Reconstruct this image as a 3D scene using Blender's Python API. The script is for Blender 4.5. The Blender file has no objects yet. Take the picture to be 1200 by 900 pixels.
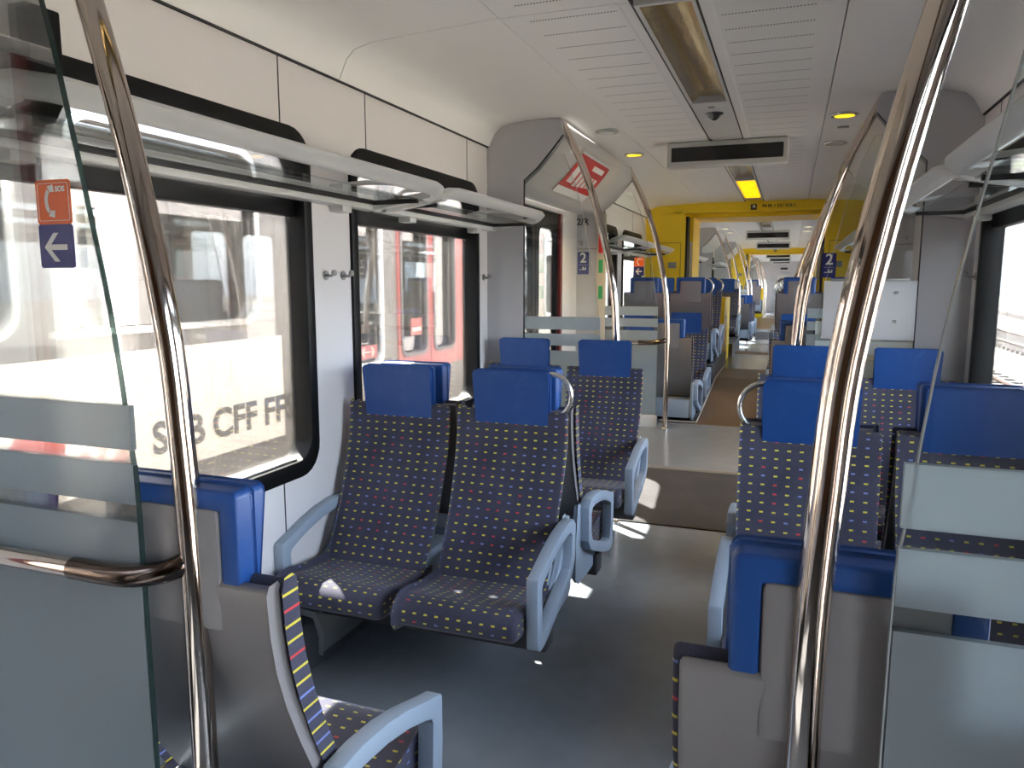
import bpy, bmesh, math, random
from mathutils import Vector, Matrix
random.seed(7)
PI = math.pi
sc = bpy.context.scene
COL = sc.collection

# ------------------------------------------------------------------ materials
MATS = {}
def newmat(name):
    m = bpy.data.materials.new(name); m.use_nodes = True
    nt = m.node_tree; nt.nodes.clear()
    out = nt.nodes.new('ShaderNodeOutputMaterial')
    MATS[name] = m
    return m, nt, out
def N(nt, typ, **kw):
    n = nt.nodes.new(typ)
    for k, v in kw.items():
        if k.startswith('i_'):
            n.inputs[k[2:].replace('_', ' ')].default_value = v
        else:
            setattr(n, k, v)
    return n
def L(nt, a, b): nt.links.new(a, b)
def mth(nt, op, a, b=None, c=None):
    n = nt.nodes.new('ShaderNodeMath'); n.operation = op
    for i, v in enumerate((a, b, c)):
        if v is None: continue
        if isinstance(v, (int, float)): n.inputs[i].default_value = v
        else: L(nt, v, n.inputs[i])
    return n.outputs[0]
def mixc(nt, fac, a, b, blend='MIX'):
    n = nt.nodes.new('ShaderNodeMix'); n.data_type = 'RGBA'; n.blend_type = blend
    if isinstance(fac, (int, float)): n.inputs[0].default_value = fac
    else: L(nt, fac, n.inputs[0])
    for i, v in ((6, a), (7, b)):
        if isinstance(v, (tuple, list)): n.inputs[i].default_value = (*v[:3], 1)
        else: L(nt, v, n.inputs[i])
    return n.outputs[2]
def noise(nt, scale, detail=3, rough=.55, vec=None, co='Object', stretch=None):
    n = nt.nodes.new('ShaderNodeTexNoise')
    n.inputs['Scale'].default_value = scale; n.inputs['Detail'].default_value = detail
    n.inputs['Roughness'].default_value = rough
    if vec is None:
        tc = nt.nodes.new('ShaderNodeTexCoord'); vec = tc.outputs[co]
    if stretch:
        mp = nt.nodes.new('ShaderNodeMapping'); mp.inputs['Scale'].default_value = stretch
        L(nt, vec, mp.inputs['Vector']); vec = mp.outputs[0]
    L(nt, vec, n.inputs['Vector'])
    return n.outputs['Fac']
def ramp(nt, fac, lo, hi):
    n = nt.nodes.new('ShaderNodeMapRange')
    n.inputs['From Min'].default_value = lo; n.inputs['From Max'].default_value = hi
    L(nt, fac, n.inputs['Value'])
    return n.outputs[0]
def plain(name, col, rough=.5, metal=0., var=.08, vscale=6., bump=0., spec=.5, coat=0., sheen=0.):
    m, nt, out = newmat(name)
    p = N(nt, 'ShaderNodeBsdfPrincipled')
    p.inputs['Roughness'].default_value = rough; p.inputs['Metallic'].default_value = metal
    p.inputs['Specular IOR Level'].default_value = spec
    p.inputs['Coat Weight'].default_value = coat
    p.inputs['Sheen Weight'].default_value = sheen
    f = noise(nt, vscale, 4)
    c = mixc(nt, f, tuple(v*(1-var) for v in col), tuple(min(1, v*(1+var)) for v in col))
    L(nt, c, p.inputs['Base Color'])
    if bump:
        f2 = noise(nt, 220, 2)
        b = N(nt, 'ShaderNodeBump'); b.inputs['Strength'].default_value = bump; b.inputs['Distance'].default_value = .002
        L(nt, f2, b.inputs['Height']); L(nt, b.outputs[0], p.inputs['Normal'])
    L(nt, p.outputs[0], out.inputs[0])
    return m

plain('wall_paint', (.72, .685, .675), .45, var=.03)
plain('bulkhead_grey', (.47, .465, .475), .22, var=.03, coat=.15)
plain('header_grey', (.50, .49, .475), .35, var=.04)
plain('ceiling_paint', (.82, .805, .775), .38, var=.03, vscale=3)
plain('rack_grey', (.60, .60, .58), .35, var=.03)
plain('black_rubber', (.003, .003, .0032), .5, var=.1)
plain('frame_black', (.0024, .0022, .0024), .45, var=.2, spec=.22)
plain('seam_dark', (.03, .03, .03), .7)
plain('shell_grey', (.235, .215, .215), .42, var=.05, bump=.15)
plain('arm_grey', (.30, .36, .43), .42, var=.06, bump=.15)
plain('steel_dark', (.05, .05, .055), .5)
plain('duct_grey', (.10, .105, .115), .4)
plain('duct_cover', (.34, .36, .37), .35)
plain('yellow_paint', (.92, .66, .02), .35, var=.05)
plain('white_panel', (.60, .60, .60), .3, var=.02)
plain('plastic_white', (.62, .62, .60), .35)
plain('screen_black', (.008, .008, .009), .12, coat=.3)
plain('sign_blue', (.018, .022, .16), .35)
plain('sign_orange', (.75, .12, .012), .35)
plain('sign_white', (.75, .74, .70), .4)
plain('sign_green', (.04, .36, .13), .4)
plain('red_paint', (.62, .02, .015), .35)
plain('dark_red', (.16, .012, .012), .4)
plain('poster_red', (.55, .03, .02), .35)
plain('ink', (.02, .02, .02), .5)
plain('plate_grey', (.28, .28, .26), .4, metal=.5)
plain('beige_strip', (.56, .52, .42), .45)
plain('train_white', (.50, .455, .385), .4, var=.03)
plain('train_cream', (.26, .23, .195), .4, var=.03)
plain('train_grey', (.125, .113, .10), .45, var=.08)
plain('train_red', (.29, .035, .028), .35, var=.05)
plain('train_dark', (.10, .09, .085), .5)
plain('train_lettering', (.06, .053, .046), .5)
plain('rail_rust', (.07, .035, .02), .5, var=.2)
plain('rail_head', (.50, .47, .45), .25, metal=.8)
plain('sleeper', (.14, .12, .11), .8, var=.2)
plain('building', (.45, .52, .58), .6)
plain('mast_grey', (.30, .33, .34), .5)
plain('hook_metal', (.35, .34, .33), .3, metal=.9)
plain('ring_steel', (.62, .61, .58), .25, metal=.85)
plain('clear_dome', (.03, .03, .035), .1, coat=.4)

def headrest_mat():
    m, nt, out = newmat('blue_leather')
    p = N(nt, 'ShaderNodeBsdfPrincipled'); p.inputs['Roughness'].default_value = .38
    f = noise(nt, 9, 5); f2 = noise(nt, 60, 3)
    k = mth(nt, 'MULTIPLY', ramp(nt, f, .52, .75), ramp(nt, f2, .3, .7))
    c = mixc(nt, k, (.011, .064, .25), (.035, .11, .34))
    L(nt, c, p.inputs['Base Color'])
    L(nt, mth(nt, 'ADD', mth(nt, 'MULTIPLY', f2, .15), .32), p.inputs['Roughness'])
    b = N(nt, 'ShaderNodeBump'); b.inputs['Strength'].default_value = .12; b.inputs['Distance'].default_value = .003
    L(nt, noise(nt, 140, 2), b.inputs['Height']); L(nt, b.outputs[0], p.inputs['Normal'])
    L(nt, p.outputs[0], out.inputs[0])
headrest_mat()

def fabric_mat():
    m, nt, out = newmat('dotted_fabric')
    uv = N(nt, 'ShaderNodeUVMap', uv_map='UVMap')
    s = N(nt, 'ShaderNodeSeparateXYZ'); L(nt, uv.outputs[0], s.inputs[0])
    px, py = .0435, .0315
    u = mth(nt, 'DIVIDE', s.outputs[0], px); v = mth(nt, 'DIVIDE', s.outputs[1], py)
    cu = mth(nt, 'FLOOR', u); cv = mth(nt, 'FLOOR', v)
    fu = mth(nt, 'SUBTRACT', mth(nt, 'FRACT', u), .5); fv = mth(nt, 'SUBTRACT', mth(nt, 'FRACT', v), .5)
    mu = mth(nt, 'LESS_THAN', mth(nt, 'ABSOLUTE', fu), .155)
    mv = mth(nt, 'LESS_THAN', mth(nt, 'ABSOLUTE', fv), .088)
    mask = mth(nt, 'MULTIPLY', mu, mv)
    cb = N(nt, 'ShaderNodeCombineXYZ'); L(nt, cu, cb.inputs[0]); L(nt, cv, cb.inputs[1])
    wn = N(nt, 'ShaderNodeTexWhiteNoise', noise_dimensions='2D'); L(nt, cb.outputs[0], wn.inputs['Vector'])
    r = wn.outputs['Value']
    isr = mth(nt, 'GREATER_THAN', r, .87)
    isb = mth(nt, 'LESS_THAN', r, .14)
    c = mixc(nt, isr, (.62, .52, .06), (.55, .045, .05))
    c = mixc(nt, isb, c, (.17, .21, .48))
    n1 = noise(nt, 5, 3); n2 = noise(nt, 400, 2)
    base = mixc(nt, ramp(nt, n1, .35, .75), (.022, .022, .042), (.050, .050, .082))
    base = mixc(nt, mth(nt, 'MULTIPLY', ramp(nt, n2, .3, .7), .5), base, (.075, .075, .11))
    c = mixc(nt, mask, base, c)
    p = N(nt, 'ShaderNodeBsdfPrincipled'); p.inputs['Roughness'].default_value = .72
    p.inputs['Sheen Weight'].default_value = .25; p.inputs['Sheen Roughness'].default_value = .4
    p.inputs['Specular IOR Level'].default_value = .35
    L(nt, c, p.inputs['Base Color'])
    b = N(nt, 'ShaderNodeBump'); b.inputs['Strength'].default_value = .2; b.inputs['Distance'].default_value = .002
    L(nt, n2, b.inputs['Height']); L(nt, b.outputs[0], p.inputs['Normal'])
    L(nt, p.outputs[0], out.inputs[0])
fabric_mat()

def floor_mat(name, a, b_, rough):
    m, nt, out = newmat(name)
    p = N(nt, 'ShaderNodeBsdfPrincipled')
    f = noise(nt, 1.3, 2, .5); f2 = noise(nt, 11, 2, .5); f3 = noise(nt, 3.5, 5, .6, stretch=(1, .45, 1))
    c = mixc(nt, ramp(nt, f, .35, .68), a, b_)
    c = mixc(nt, mth(nt, 'MULTIPLY', ramp(nt, f2, .3, .9), .3), c, tuple(v*.7 for v in a))
    L(nt, c, p.inputs['Base Color'])
    L(nt, mth(nt, 'ADD', mth(nt, 'MULTIPLY', f3, .22), rough), p.inputs['Roughness'])
    L(nt, p.outputs[0], out.inputs[0])
floor_mat('vinyl_grey', (.205, .225, .245), (.27, .29, .31), .08)
floor_mat('vinyl_brown', (.135, .078, .034), (.150, .087, .040), .30)
floor_mat('podium_grey', (.07, .072, .08), (.10, .10, .105), .25)
def mat_mat():
    m, nt, out = newmat('ribbed_mat')
    p = N(nt, 'ShaderNodeBsdfPrincipled'); p.inputs['Roughness'].default_value = .85
    f = noise(nt, 300, 2); g = noise(nt, 4, 4)
    c = mixc(nt, f, (.018, .017, .017), (.075, .07, .068))
    c = mixc(nt, mth(nt, 'MULTIPLY', ramp(nt, g, .45, .8), .5), c, (.09, .08, .075))
    L(nt, c, p.inputs['Base Color']); L(nt, p.outputs[0], out.inputs[0])
mat_mat()
def ballast():
    m, nt, out = newmat('ballast')
    p = N(nt, 'ShaderNodeBsdfPrincipled'); p.inputs['Roughness'].default_value = .9
    f = noise(nt, 9, 6, .7); g = noise(nt, .6, 3)
    c = mixc(nt, ramp(nt, f, .3, .7), (.08, .07, .064), (.18, .168, .155))
    c = mixc(nt, ramp(nt, g, .55, .7), c, (.17, .19, .09))
    L(nt, c, p.inputs['Base Color']); L(nt, p.outputs[0], out.inputs[0])
ballast()
plain('tree_green', (.10, .11, .05), .8, var=.5, vscale=3)

def steel():
    m, nt, out = newmat('polished_steel')
    p = N(nt, 'ShaderNodeBsdfPrincipled'); p.inputs['Metallic'].default_value = 1
    p.inputs['Base Color'].default_value = (.64, .55, .48, 1)
    f = noise(nt, 12, 3)
    L(nt, mth(nt, 'ADD', mth(nt, 'MULTIPLY', f, .06), .05), p.inputs['Roughness'])
    L(nt, p.outputs[0], out.inputs[0])
steel()

def dark_chrome():
    m, nt, out = newmat('dark_chrome')
    p = N(nt, 'ShaderNodeBsdfPrincipled'); p.inputs['Metallic'].default_value = 1
    f = noise(nt, 12, 2); L(nt, mixc(nt, f, (.10, .075, .06), (.16, .12, .10)), p.inputs['Base Color']); p.inputs['Roughness'].default_value = .13
    L(nt, p.outputs[0], out.inputs[0])
dark_chrome()
def glass(name, tint, refl_max=.9, dirt=0., dirt_col=(.8, .78, .72), mirror=0.):
    m, nt, out = newmat(name)
    t = N(nt, 'ShaderNodeBsdfTransparent'); t.inputs[0].default_value = (*tint, 1)
    g = N(nt, 'ShaderNodeBsdfGlossy'); g.inputs['Roughness'].default_value = .02
    lw = N(nt, 'ShaderNodeFresnel'); lw.inputs['IOR'].default_value = 1.45
    fac = mth(nt, 'MINIMUM', mth(nt, 'ADD', lw.outputs[0], mirror), refl_max)
    mx = N(nt, 'ShaderNodeMixShader'); L(nt, fac, mx.inputs[0]); L(nt, t.outputs[0], mx.inputs[1]); L(nt, g.outputs[0], mx.inputs[2])
    res = mx.outputs[0]
    if dirt:
        d = N(nt, 'ShaderNodeBsdfDiffuse'); d.inputs[0].default_value = (*dirt_col, 1)
        tr = N(nt, 'ShaderNodeBsdfTranslucent'); tr.inputs[0].default_value = (*dirt_col, 1)
        a = N(nt, 'ShaderNodeAddShader'); L(nt, d.outputs[0], a.inputs[0]); L(nt, tr.outputs[0], a.inputs[1])
        s1 = noise(nt, 1, 4, .6, stretch=(1, 40, 1.2)); s2 = noise(nt, 1, 5, .65, stretch=(1, 90, 3)); s3 = noise(nt, 3, 4)
        k = mth(nt, 'ADD', mth(nt, 'MULTIPLY', ramp(nt, s1, .52, .75), .8), mth(nt, 'MULTIPLY', ramp(nt, s2, .55, .7), .8))
        k = mth(nt, 'ADD', k, mth(nt, 'MULTIPLY', s3, .9))
        k = mth(nt, 'MULTIPLY', k, dirt)
        m2 = N(nt, 'ShaderNodeMixShader'); L(nt, k, m2.inputs[0]); L(nt, res, m2.inputs[1]); L(nt, a.outputs[0], m2.inputs[2])
        res = m2.outputs[0]
    L(nt, res, out.inputs[0])
glass('window_glass', (.97, .97, .96), .8, dirt=.005)
glass('window_glass_clean', (.97, .98, .98), .8)
glass('screen_glass', (.955, .975, .968), .7)
glass('rack_glass', (.90, .93, .93), .6)
glass('train_glass', (.36, .34, .32), .95, mirror=.10)
plain('glass_edge_lit', (.42, .45, .44), .12, spec=.9)  # same glass as the dark edge, painted pale to imitate a bright highlight
def edge_glass():
    m, nt, out = newmat('glass_edge')
    p = N(nt, 'ShaderNodeBsdfPrincipled'); p.inputs['Base Color'].default_value = (.035, .06, .056, 1); p.inputs['Roughness'].default_value = .15
    t = N(nt, 'ShaderNodeBsdfTransparent'); t.inputs[0].default_value = (.6, .8, .76, 1)
    f = noise(nt, 3, 2)
    mx = N(nt, 'ShaderNodeMixShader'); L(nt, mth(nt, 'MULTIPLY', f, .5), mx.inputs[0]); L(nt, p.outputs[0], mx.inputs[1]); L(nt, t.outputs[0], mx.inputs[2])
    L(nt, mx.outputs[0], out.inputs[0])
edge_glass()
def frosted():
    m, nt, out = newmat('frosted_film')
    d = N(nt, 'ShaderNodeBsdfDiffuse'); tr = N(nt, 'ShaderNodeBsdfTranslucent')
    f = noise(nt, 3, 3)
    c = mixc(nt, f, (.82, .91, .95), (.87, .95, .98))
    L(nt, c, d.inputs[0]); L(nt, c, tr.inputs[0])
    mx = N(nt, 'ShaderNodeMixShader'); mx.inputs[0].default_value = .74
    L(nt, d.outputs[0], mx.inputs[1]); L(nt, tr.outputs[0], mx.inputs[2])
    g = N(nt, 'ShaderNodeBsdfGlossy'); g.inputs['Roughness'].default_value = .12
    fr = N(nt, 'ShaderNodeFresnel'); fr.inputs['IOR'].default_value = 1.4
    m2 = N(nt, 'ShaderNodeMixShader'); L(nt, fr.outputs[0], m2.inputs[0]); L(nt, mx.outputs[0], m2.inputs[1]); L(nt, g.outputs[0], m2.inputs[2])
    t = N(nt, 'ShaderNodeBsdfTransparent')
    m3 = N(nt, 'ShaderNodeMixShader'); m3.inputs[0].default_value = .10; L(nt, m2.outputs[0], m3.inputs[1]); L(nt, t.outputs[0], m3.inputs[2])
    L(nt, m3.outputs[0], out.inputs[0])
frosted()
def emit(name, col, st):
    m, nt, out = newmat(name)
    e = N(nt, 'ShaderNodeEmission'); e.inputs[0].default_value = (*col, 1); e.inputs[1].default_value = st
    f = noise(nt, 8, 2)
    L(nt, mth(nt, 'MULTIPLY', mth(nt, 'ADD', f, .6), st), e.inputs[1])
    L(nt, e.outputs[0], out.inputs[0])
emit('lamp_warm', (1., .66, .02), .16)
emit('lamp_orange', (1., .46, .006), .15)
emit('lamp_pale', (1., .85, .55), .2)
def gold():
    m, nt, out = newmat('gold_reflector')
    p = N(nt, 'ShaderNodeBsdfPrincipled'); p.inputs['Metallic'].default_value = .9
    p.inputs['Base Color'].default_value = (.62, .46, .20, 1); p.inputs['Roughness'].default_value = .22
    f = noise(nt, 2.5, 4, stretch=(2, 1, 1))
    b = N(nt, 'ShaderNodeBump'); b.inputs['Strength'].default_value = .25; b.inputs['Distance'].default_value = .03
    L(nt, f, b.inputs['Height']); L(nt, b.outputs[0], p.inputs['Normal'])
    L(nt, p.outputs[0], out.inputs[0])
gold()
def perf():
    m, nt, out = newmat('perforated_panel')
    p = N(nt, 'ShaderNodeBsdfPrincipled'); p.inputs['Roughness'].default_value = .38
    tc = N(nt, 'ShaderNodeTexCoord'); s = N(nt, 'ShaderNodeSeparateXYZ'); L(nt, tc.outputs['Object'], s.inputs[0])
    ax = mth(nt, 'ABSOLUTE', s.outputs[0])
    inx = mth(nt, 'MULTIPLY', mth(nt, 'GREATER_THAN', ax, .185), mth(nt, 'LESS_THAN', ax, .537))
    rows = mth(nt, 'ABSOLUTE', mth(nt, 'SUBTRACT', mth(nt, 'FRACT', mth(nt, 'DIVIDE', mth(nt, 'ADD', s.outputs[1], .05), .185)), .5))
    rm = mth(nt, 'LESS_THAN', rows, .030)
    dots = mth(nt, 'LESS_THAN', mth(nt, 'FRACT', mth(nt, 'DIVIDE', s.outputs[0], .0125)), .52)
    k = mth(nt, 'MULTIPLY', mth(nt, 'MULTIPLY', inx, rm), dots)
    f = noise(nt, 3, 3)
    c = mixc(nt, f, (.80, .79, .765), (.84, .825, .80))
    c = mixc(nt, k, c, (.05, .05, .05))
    L(nt, c, p.inputs['Base Color']); L(nt, p.outputs[0], out.inputs[0])
perf()

# ------------------------------------------------------------------ mesh helpers
class MB:
    def __init__(s): s.bm = bmesh.new()
    def box(s, x0, x1, y0, y1, z0, z1):
        vs = [s.bm.verts.new((x, y, z)) for x in (x0, x1) for y in (y0, y1) for z in (z0, z1)]
        for f in ((0,1,3,2),(4,6,7,5),(0,4,5,1),(2,3,7,6),(0,2,6,4),(1,5,7,3)):
            s.bm.faces.new([vs[i] for i in f])
        return s
    def prism(s, poly, axis, a0, a1):
        """poly: 2-D loop in the other two axes (x->(y,z), y->(x,z), z->(x,y)), pushed from a0 to a1"""
        def P(p, a):
            return {'x': (a, p[0], p[1]), 'y': (p[0], a, p[1]), 'z': (p[0], p[1], a)}[axis]
        A = [s.bm.verts.new(P(p, a0)) for p in poly]; B = [s.bm.verts.new(P(p, a1)) for p in poly]
        n = len(poly)
        s.bm.faces.new(A); s.bm.faces.new(B)
        for i in range(n): s.bm.faces.new([A[i], A[(i+1) % n], B[(i+1) % n], B[i]])
        return s
    def strip(s, line, axis, a0, a1, t=0.0):
        """open sheet of a polyline pushed along axis"""
        def P(p, a):
            return {'x': (a, p[0], p[1]), 'y': (p[0], a, p[1]), 'z': (p[0], p[1], a)}[axis]
        A = [s.bm.verts.new(P(p, a0)) for p in line]; B = [s.bm.verts.new(P(p, a1)) for p in line]
        for i in range(len(line)-1): s.bm.faces.new([A[i], A[i+1], B[i+1], B[i]])
        return s
    def ring(s, outer, inner, axis, a0, a1):
        def P(p, a):
            return {'x': (a, p[0], p[1]), 'y': (p[0], a, p[1]), 'z': (p[0], p[1], a)}[axis]
        n = len(outer)
        O0 = [s.bm.verts.new(P(p, a0)) for p in outer]; O1 = [s.bm.verts.new(P(p, a1)) for p in outer]
        I0 = [s.bm.verts.new(P(p, a0)) for p in inner]; I1 = [s.bm.verts.new(P(p, a1)) for p in inner]
        for i in range(n):
            j = (i+1) % n
            for q in ((O0[i], O0[j], O1[j], O1[i]), (I0[j], I0[i], I1[i], I1[j]), (O0[j], O0[i], I0[i], I0[j]), (O1[i], O1[j], I1[j], I1[i])):
                s.bm.faces.new(q)
        return s
    def tube(s, pts, r, seg=12, cap=True):
        pts = [Vector(p) for p in pts]; n = len(pts); loops = []
        up = None
        for i, p in enumerate(pts):
            d = ((pts[i+1]-p) if i == 0 else (p-pts[i-1]) if i == n-1 else (pts[i+1]-pts[i-1])).normalized()
            if up is None:
                up = Vector((0, 0, 1)) if abs(d.z) < .9 else Vector((1, 0, 0))
            a = d.cross(up).normalized(); b = a.cross(d).normalized(); up = b
            rr_ = r[i] if isinstance(r, (list, tuple)) else r
            loops.append([s.bm.verts.new(p + (a*math.cos(t)+b*math.sin(t))*rr_) for t in [2*PI*k/seg for k in range(seg)]])
        for i in range(n-1):
            for k in range(seg):
                s.bm.faces.new([loops[i][k], loops[i][(k+1) % seg], loops[i+1][(k+1) % seg], loops[i+1][k]])
        if cap: s.bm.faces.new(loops[0]); s.bm.faces.new(loops[-1])
        return s
    def lathe(s, prof, c, seg=24, axis='z'):
        loops = []
        for r, h in prof:
            if axis == 'z': f = lambda t: (c[0]+r*math.cos(t), c[1]+r*math.sin(t), c[2]+h)
            elif axis == 'x': f = lambda t: (c[0]+h, c[1]+r*math.cos(t), c[2]+r*math.sin(t))
            else: f = lambda t: (c[0]+r*math.cos(t), c[1]+h, c[2]+r*math.sin(t))
            loops.append([s.bm.verts.new(f(2*PI*k/seg)) for k in range(seg)])
        for i in range(len(loops)-1):
            for k in range(seg):
                s.bm.faces.new([loops[i][k], loops[i][(k+1) % seg], loops[i+1][(k+1) % seg], loops[i+1][k]])
        s.bm.faces.new(loops[0]); s.bm.faces.new(loops[-1])
        return s
    def bevel(s, w, seg=2, ang=40):
        s.bm.normal_update()
        es = [e for e in s.bm.edges if len(e.link_faces) == 2 and e.calc_face_angle(0) > math.radians(ang)]
        bmesh.ops.bevel(s.bm, geom=es, offset=w, segments=seg, affect='EDGES', clamp_overlap=True, profile=.5)
        return s
    def build(s, name, mat, parent=None, loc=None, smooth=True, uv=False, side_stripes=False, normals=True, sharp=38):
        bm = s.bm
        if normals: bmesh.ops.recalc_face_normals(bm, faces=bm.faces[:])
        if uv:
            lay = bm.loops.layers.uv.new('UVMap'); bm.normal_update()
            for f in bm.faces:
                nx, ny, nz = abs(f.normal.x), abs(f.normal.y), abs(f.normal.z)
                for l in f.loops:
                    c = l.vert.co
                    if nx > .72: q = (.0217, c.z) if side_stripes else (c.y+.02, c.z)
                    elif nz > ny: q = (c.x, c.y+.0)
                    else: q = (c.x, c.z)
                    l[lay].uv = q
        me = bpy.data.meshes.new(name); bm.to_mesh(me); bm.free()
        me.materials.append(MATS[mat])
        if smooth:
            for p in me.polygons: p.use_smooth = True
            me.set_sharp_from_angle(angle=math.radians(sharp))
        o = bpy.data.objects.new(name, me); COL.objects.link(o)
        if parent is not None: o.parent = parent
        if loc: o.location = loc
        return o
def box(name, mat, b, parent=None, bev=0, seg=2):
    m = MB().box(*b)
    if bev: m.bevel(bev, seg)
    return m.build(name, mat, parent)
def rr(u0, u1, v0, v1, r, n=6):
    pts = []
    for cu, cv, a0 in ((u1-r, v1-r, 0), (u0+r, v1-r, PI/2), (u0+r, v0+r, PI), (u1-r, v0+r, 1.5*PI)):
        for k in range(n+1):
            a = a0 + PI/2*k/n
            pts.append((cu+r*math.cos(a), cv+r*math.sin(a)))
    return pts
def empty(name, loc=(0, 0, 0), rz=0):
    o = bpy.data.objects.new(name, None); COL.objects.link(o); o.location = loc; o.rotation_euler = (0, 0, rz)
    o.empty_display_size = .1
    return o
def tag(o, label=None, cat=None, group=None, kind=None):
    if label: o['label'] = label
    if cat: o['category'] = cat
    if group: o['group'] = group
    if kind: o['kind'] = kind
    return o
def struct(o): o['kind'] = 'structure'; return o
KIDS = {}
def kids(o):
    return list(o.children)
def copy_tree(o, loc=None, rz=None, parent=None):
    c = o.copy(); COL.objects.link(c)
    if parent is not None: c.parent = parent
    if loc is not None: c.location = loc
    if rz is not None: c.rotation_euler = (0, 0, rz)
    for ch in kids(o): copy_tree(ch, parent=c)
    return c
def text(name, s, size, mat, parent, mtx, ext=.0008, bold=0., align='CENTER', squeeze=1.):
    cu = bpy.data.curves.new(name, 'FONT'); cu.body = s; cu.size = size; cu.extrude = ext; cu.offset = bold
    cu.align_x = align; cu.align_y = 'CENTER'; cu.resolution_u = 4
    t = bpy.data.objects.new(name, cu); COL.objects.link(t)
    dg = bpy.context.evaluated_depsgraph_get()
    me = bpy.data.meshes.new_from_object(t.evaluated_get(dg))
    bpy.data.objects.remove(t)
    me.materials.clear(); me.materials.append(MATS[mat])
    if squeeze != 1.: me.transform(Matrix.Diagonal((squeeze, 1, 1, 1)))
    me.transform(mtx)
    o = bpy.data.objects.new(name, me); COL.objects.link(o)
    if parent is not None: o.parent = parent
    return o
def FR(x, y, z):   # text that faces -Y (towards the camera), reading along +X
    return Matrix.Translation((x, y, z)) @ Matrix.Rotation(PI/2, 4, 'X')
def FX(x, y, z):   # text that faces +X, reading along +Y
    return Matrix.Translation((x, y, z)) @ Matrix.Rotation(PI/2, 4, 'Z') @ Matrix.Rotation(PI/2, 4, 'X')
def FXN(x, y, z):  # text that faces -X
    return Matrix.Translation((x, y, z)) @ Matrix.Rotation(-PI/2, 4, 'Z') @ Matrix.Rotation(PI/2, 4, 'X')

W = 1.40
# ------------------------------------------------------------------ lengthwise plan
SECT = [(-3.4, -1.15), (1.06, 4.68), (6.90, 10.4), (11.5, 14.9), (17.1, 20.4), (22.4, 25.0), (26.2, 28.7), (30.7, 34.0), (36.0, 42.0)]
VEST = [(-1.15, 1.06), (4.68, 6.90), (14.9, 17.1), (20.4, 22.4), (28.7, 30.7), (34.0, 36.0)]
YEND = 42.0; YBACK = -3.4
FPTS = [(-3.4, 0), (4.75, 0), (7.05, .26), (9.0, .47), (12.6, .47), (14.9, .26), (17.1, 0), (20.4, 0), (22.4, .26), (24.0, .47), (27.0, .47), (28.7, .2), (30.7, 0), (42, 0)]
def zf(y):
    for (a, za), (b, zb) in zip(FPTS, FPTS[1:]):
        if a <= y <= b: return za+(zb-za)*(y-a)/(b-a)
    return 0
# floor
def floor_piece(name, mat, y0, y1, hw=W+.05):
    ys = [y0]+[y for y, _ in FPTS if y0 < y < y1]+[y1]
    poly = [(y, zf(y)) for y in ys]+[(y1, -.15), (y0, -.15)]
    return struct(MB().prism(poly, 'x', -hw, hw).build(name, mat, smooth=False))
floor_piece('floor', 'vinyl_grey', -3.4, 7.06)
floor_piece('floor', 'vinyl_brown', 7.06, 10.0)
floor_piece('floor', 'vinyl_grey', 10.0, 12.0)
floor_piece('floor', 'vinyl_brown', 12.0, 14.9)
floor_piece('floor', 'vinyl_grey', 14.9, 22.3)
floor_piece('floor', 'vinyl_brown', 22.3, 24.6)
floor_piece('floor', 'vinyl_grey', 24.6, 42.0)
# raised seat podiums beside the ramp
def podium(x0, x1, y0, y1, z0, z1):
    struct(box('floor_podium', 'podium_grey', (min(x0, x1), max(x0, x1), y0, y1, z0, z1)))
for s in (-1, 1):
    poly = [(7.06, zf(7.06)+.004), (8.55, zf(8.55)+.03), (8.55, .66), (10.38, .66), (10.38, 0), (7.06, 0)]
    o = struct(MB().prism(poly, 'x', s*.285, s*1.39).build('floor_podium', 'podium_grey', smooth=False))
    poly = [(11.6, .66), (13.3, .66), (13.3, zf(13.3)+.03), (14.88, zf(14.88)+.004), (14.88, 0), (11.6, 0)]
    struct(MB().prism(poly, 'x', s*.285, s*1.39).build('floor_podium', 'podium_grey', smooth=False))
    pts = [(s*.28, y, zf(y)+.012) for y in (7.08, 8.0, 9.0, 10.3)]
    pts = [(s*.62, 7.08, zf(7.08)+.012)]+pts
    struct(MB().tube(pts, .007, 6).build('trim_1', 'beige_strip'))

# side walls with window and door openings
WIN_Z = (.77, 2.19)
def openings():
    op = []
    wins = [(1.20, 2.70), (3.00, 4.50), (7.15, 8.60), (8.88, 10.10), (11.8, 13.0), (13.3, 14.7), (17.4, 18.7), (19.0, 20.2),
            (22.7, 24.5), (26.5, 28.4), (31.0, 32.3), (32.6, 33.8), (36.5, 38.0), (38.6, 40.6)]
    doors = [((a+b)/2-.68, (a+b)/2+.68) for a, b in VEST]
    doors[1] = (5.10, 6.42)
    return wins, doors
WINS, DOORS = openings()
def side_wall(name, s):
    bm = MB()
    x0, x1 = (s*W, s*(W+.09)); xa, xb = min(x0, x1), max(x0, x1)
    marks = sorted([(a+.03, b-.03, .80, 2.15) for a, b in WINS]+[(a, b, 0.02, 2.16) for a, b in DOORS])
    y = YBACK
    for a, b, z0, z1 in marks:
        bm.box(xa, xb, y, a, -.15, 2.62)
        bm.box(xa, xb, a, b, z1, 2.62)
        bm.box(xa, xb, a, b, -.15, z0 if z0 > .1 else min(0, z0))
        y = b
    bm.box(xa, xb, y, YEND, -.15, 2.62)
    return struct(bm.build(name, 'wall_paint', smooth=False))
side_wall('wall_left', -1); side_wall('wall_right', 1)
struct(box('wall_end', 'wall_paint', (-1.49, 1.49, YEND, YEND+.08, -.2, 2.7)))
plain('wall_brown', (.30, .16, .08), .4)
struct(box('wall_back', 'wall_brown', (-1.49, 1.49, YBACK-.08, YBACK, -.2, 2.7)))

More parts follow.
